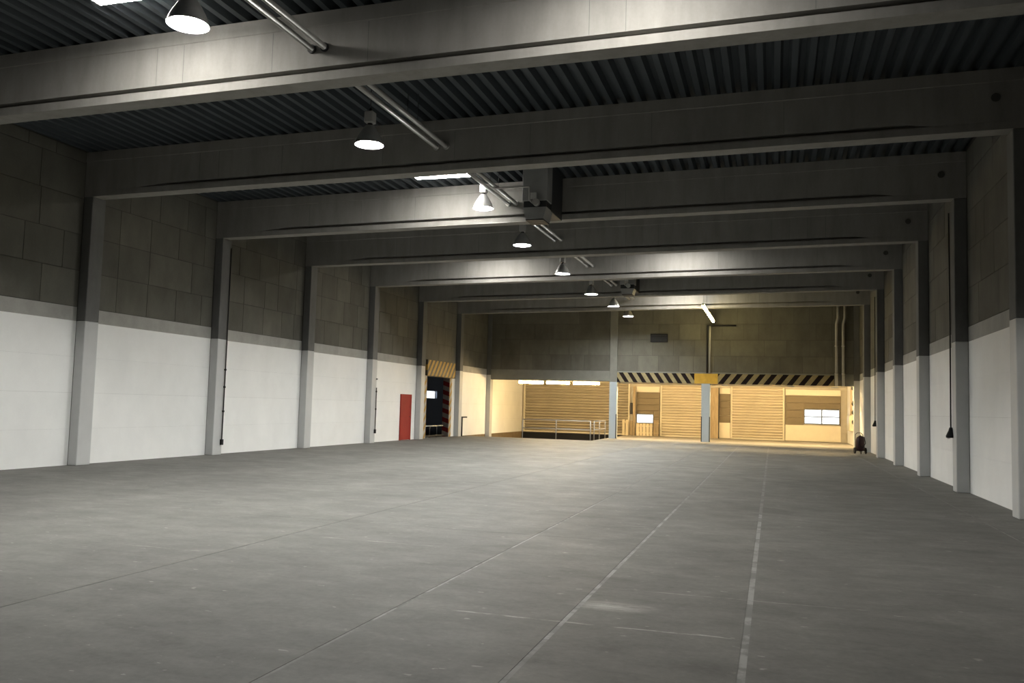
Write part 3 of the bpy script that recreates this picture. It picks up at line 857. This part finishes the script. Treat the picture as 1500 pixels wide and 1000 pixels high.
# ------------------------------------------------------------------ end wall fittings
v = empty('wall_vent', (-5.82, YE+0.03, 5.21))
MB().box(-0.46, 0.46, -0.06, 0.0, 0, 0.45, 0.01).build('housing', M['black_rubber'], v)
for k in range(4): MB().box(-0.42, 0.42, -0.075, -0.055, 0.05+k*0.1, 0.09+k*0.1).build('slat', M['dark_steel'], v)
tag(v, 'black rectangular vent box high on the end wall blocks', 'vent')
bp = empty('conduit_frame', (-3.3, YE-0.03, 3.6))
MB().tube([(0, 0, 0), (0, 0, 2.5), (1.45, 0, 2.5)], 0.045, 8).build('conduit', M['dark_steel'], bp)
MB().tube([(0.13, 0, 0), (0.13, 0, 2.46)], 0.05, 10).build('riser_pipe', M['pipe_paint'], bp)
tag(bp, 'dark conduit and riser pipe on the end wall above the guarded column', 'conduit')
def riser(x, lab):
    t = empty('riser_pipe', (x, YE-0.1, 3.05))
    MB().tube([(0, 0, 0), (0, 0, 3.1), (0.03, -0.1, 3.25), (0.07, -0.1, 3.4), (0.07, -0.1, 4.05)], 0.07, 12).build('pipe', M['pipe_paint'], t)
    for z in (0.6, 2.0):
        MB().lathe([(0.085, z-0.03), (0.085, z+0.03)], 12).build('clamp', M['galvanised'], t)
    tag(t, lab, 'pipe', 'riser pipes in the right far corner')
riser(3.05, 'left of two vertical pipes in the far right corner of the end wall')
riser(3.37, 'right of two vertical pipes in the far right corner of the end wall')
cb = empty('control_cabinet', (WR-0.1, 50.3, 0.75))
MB().box(-0.1, 0.098, -0.8, 0.8, 0, 0.85, 0.01).build('cabinet', M['panel_box'], cb)
MB().box(-0.115, -0.1, -0.7, 0.7, 0.06, 0.79).build('cabinet_door', M['panel_box'], cb)
MB().tube([(0.0, -0.5, 0.85), (0.0, -0.5, 2.3)], 0.04, 8).build('conduit', M['timber'], cb)
tag(cb, 'flat control cabinet on the brightly lit right wall', 'cabinet')
ch = empty('hoist_chain', (WR-0.16, 47.6, 2.95))
MB().tube([(0, 0, 0), (0, 0, -1.75)], 0.02, 6).build('chain', M['dark_steel'], ch)
for z in (-0.75, -1.2, -1.7): MB().lathe([(0.05, z-0.12), (0.09, z-0.05), (0.09, z+0.05), (0.04, z+0.12)], 10).build('plug', M['dark_steel'], ch)
MB().box(-0.12, 0.12, -0.12, 0.12, -0.05, 0.15, 0.02).build('motor', M['dark_steel'], ch)
tag(ch, 'dark hanging chain with plugs beside the lit right wall', 'chain')

# ------------------------------------------------------------------ hanging cables on columns
def hang_cable(x, y, ztop, zend, lab, group, bell=True, s=1):
    t = empty('hanging_cable', (x, y, zend))
    MB().tube([(0, 0, 0.12), (0.006, 0, (ztop-zend)*0.5), (0, 0, ztop-zend)], 0.017, 6).build('cable', M['dark_steel'], t)
    if bell:
        MB().lathe([(0.10, -0.10), (0.105, -0.06), (0.05, 0.06), (0.03, 0.13)], 14).build('socket', M['black_rubber'], t)
        MB().box(-0.05*s-0.03, -0.05*s+0.03, -0.04, 0.04, -0.12, -0.06).build('plug', M['white_enamel'], t)
    else:
        MB().box(-0.03, 0.03, -0.05, 0.05, -0.04, 0.12, 0.006).build('socket', M['black_rubber'], t)
        for z in (0.9, 1.6, 2.1): MB().box(-0.018, 0.022, -0.03, 0.03, z, z+0.05).build('clip', M['black_rubber'], t)
    tag(t, lab, 'cable', group)
hang_cable(XR-0.035, Y0+S+0.40, 6.3, 1.28, 'black cable with bell shaped socket on the nearest right column in full view', 'cables on the right columns')
hang_cable(XR-0.035, Y0+4*S+0.40, 6.3, 1.30, 'black cable with small socket on the farther right column', 'cables on the right columns')
hang_cable(XL+0.03, Y0+S+CT-0.05, 6.0, 0.32, 'thin black cable clipped down the second left column', 'cables on the left columns', False)
hang_cable(XL+0.03, Y0+3*S+CT-0.05, 2.2, 0.42, 'thin black cable clipped down the fourth left column', 'cables on the left columns', False)

# ------------------------------------------------------------------ wheeled extinguisher
fx = empty('wheeled_extinguisher', (3.55, 39.3, 0), 0.15)
MB().lathe([(0.05, 0.10), (0.15, 0.14), (0.175, 0.2), (0.175, 0.58), (0.15, 0.68), (0.07, 0.74), (0.04, 0.76)], 24).build('cylinder', M['extinguisher_red'], fx)
for s in (-1, 1):
    MB().tube([(s*0.2, 0.02, 0.13), (s*0.245, 0.02, 0.13)], 0.13, 20).build('wheel', M['black_rubber'], fx)
MB().tube([(-0.2, 0.02, 0.13), (0.2, 0.02, 0.13)], 0.015, 8).build('axle', M['dark_steel'], fx)
MB().tube([(-0.15, 0.16, 0.12), (-0.15, 0.2, 0.80), (-0.08, 0.2, 0.87), (0.08, 0.2, 0.87), (0.15, 0.2, 0.80), (0.15, 0.16, 0.12)], 0.014, 8).build('push_handle', M['dark_steel'], fx)
MB().tube([(0.03, -0.06, 0.74), (0.12, -0.17, 0.7), (0.17, -0.17, 0.45), (0.05, -0.2, 0.25), (-0.1, -0.19, 0.4), (-0.08, -0.19, 0.62)], 0.016, 8).build('hose', M['black_rubber'], fx)
MB().tube([(0, 0, 0.75), (0, 0, 0.82)], 0.03, 10).build('valve', M['galvanised'], fx)
MB().tube([(0, -0.12, 0.0), (0, -0.12, 0.13)], 0.02, 8).build('rest_foot', M['dark_steel'], fx)
tag(fx, 'dark red wheeled fire extinguisher by the right wall columns', 'extinguisher')
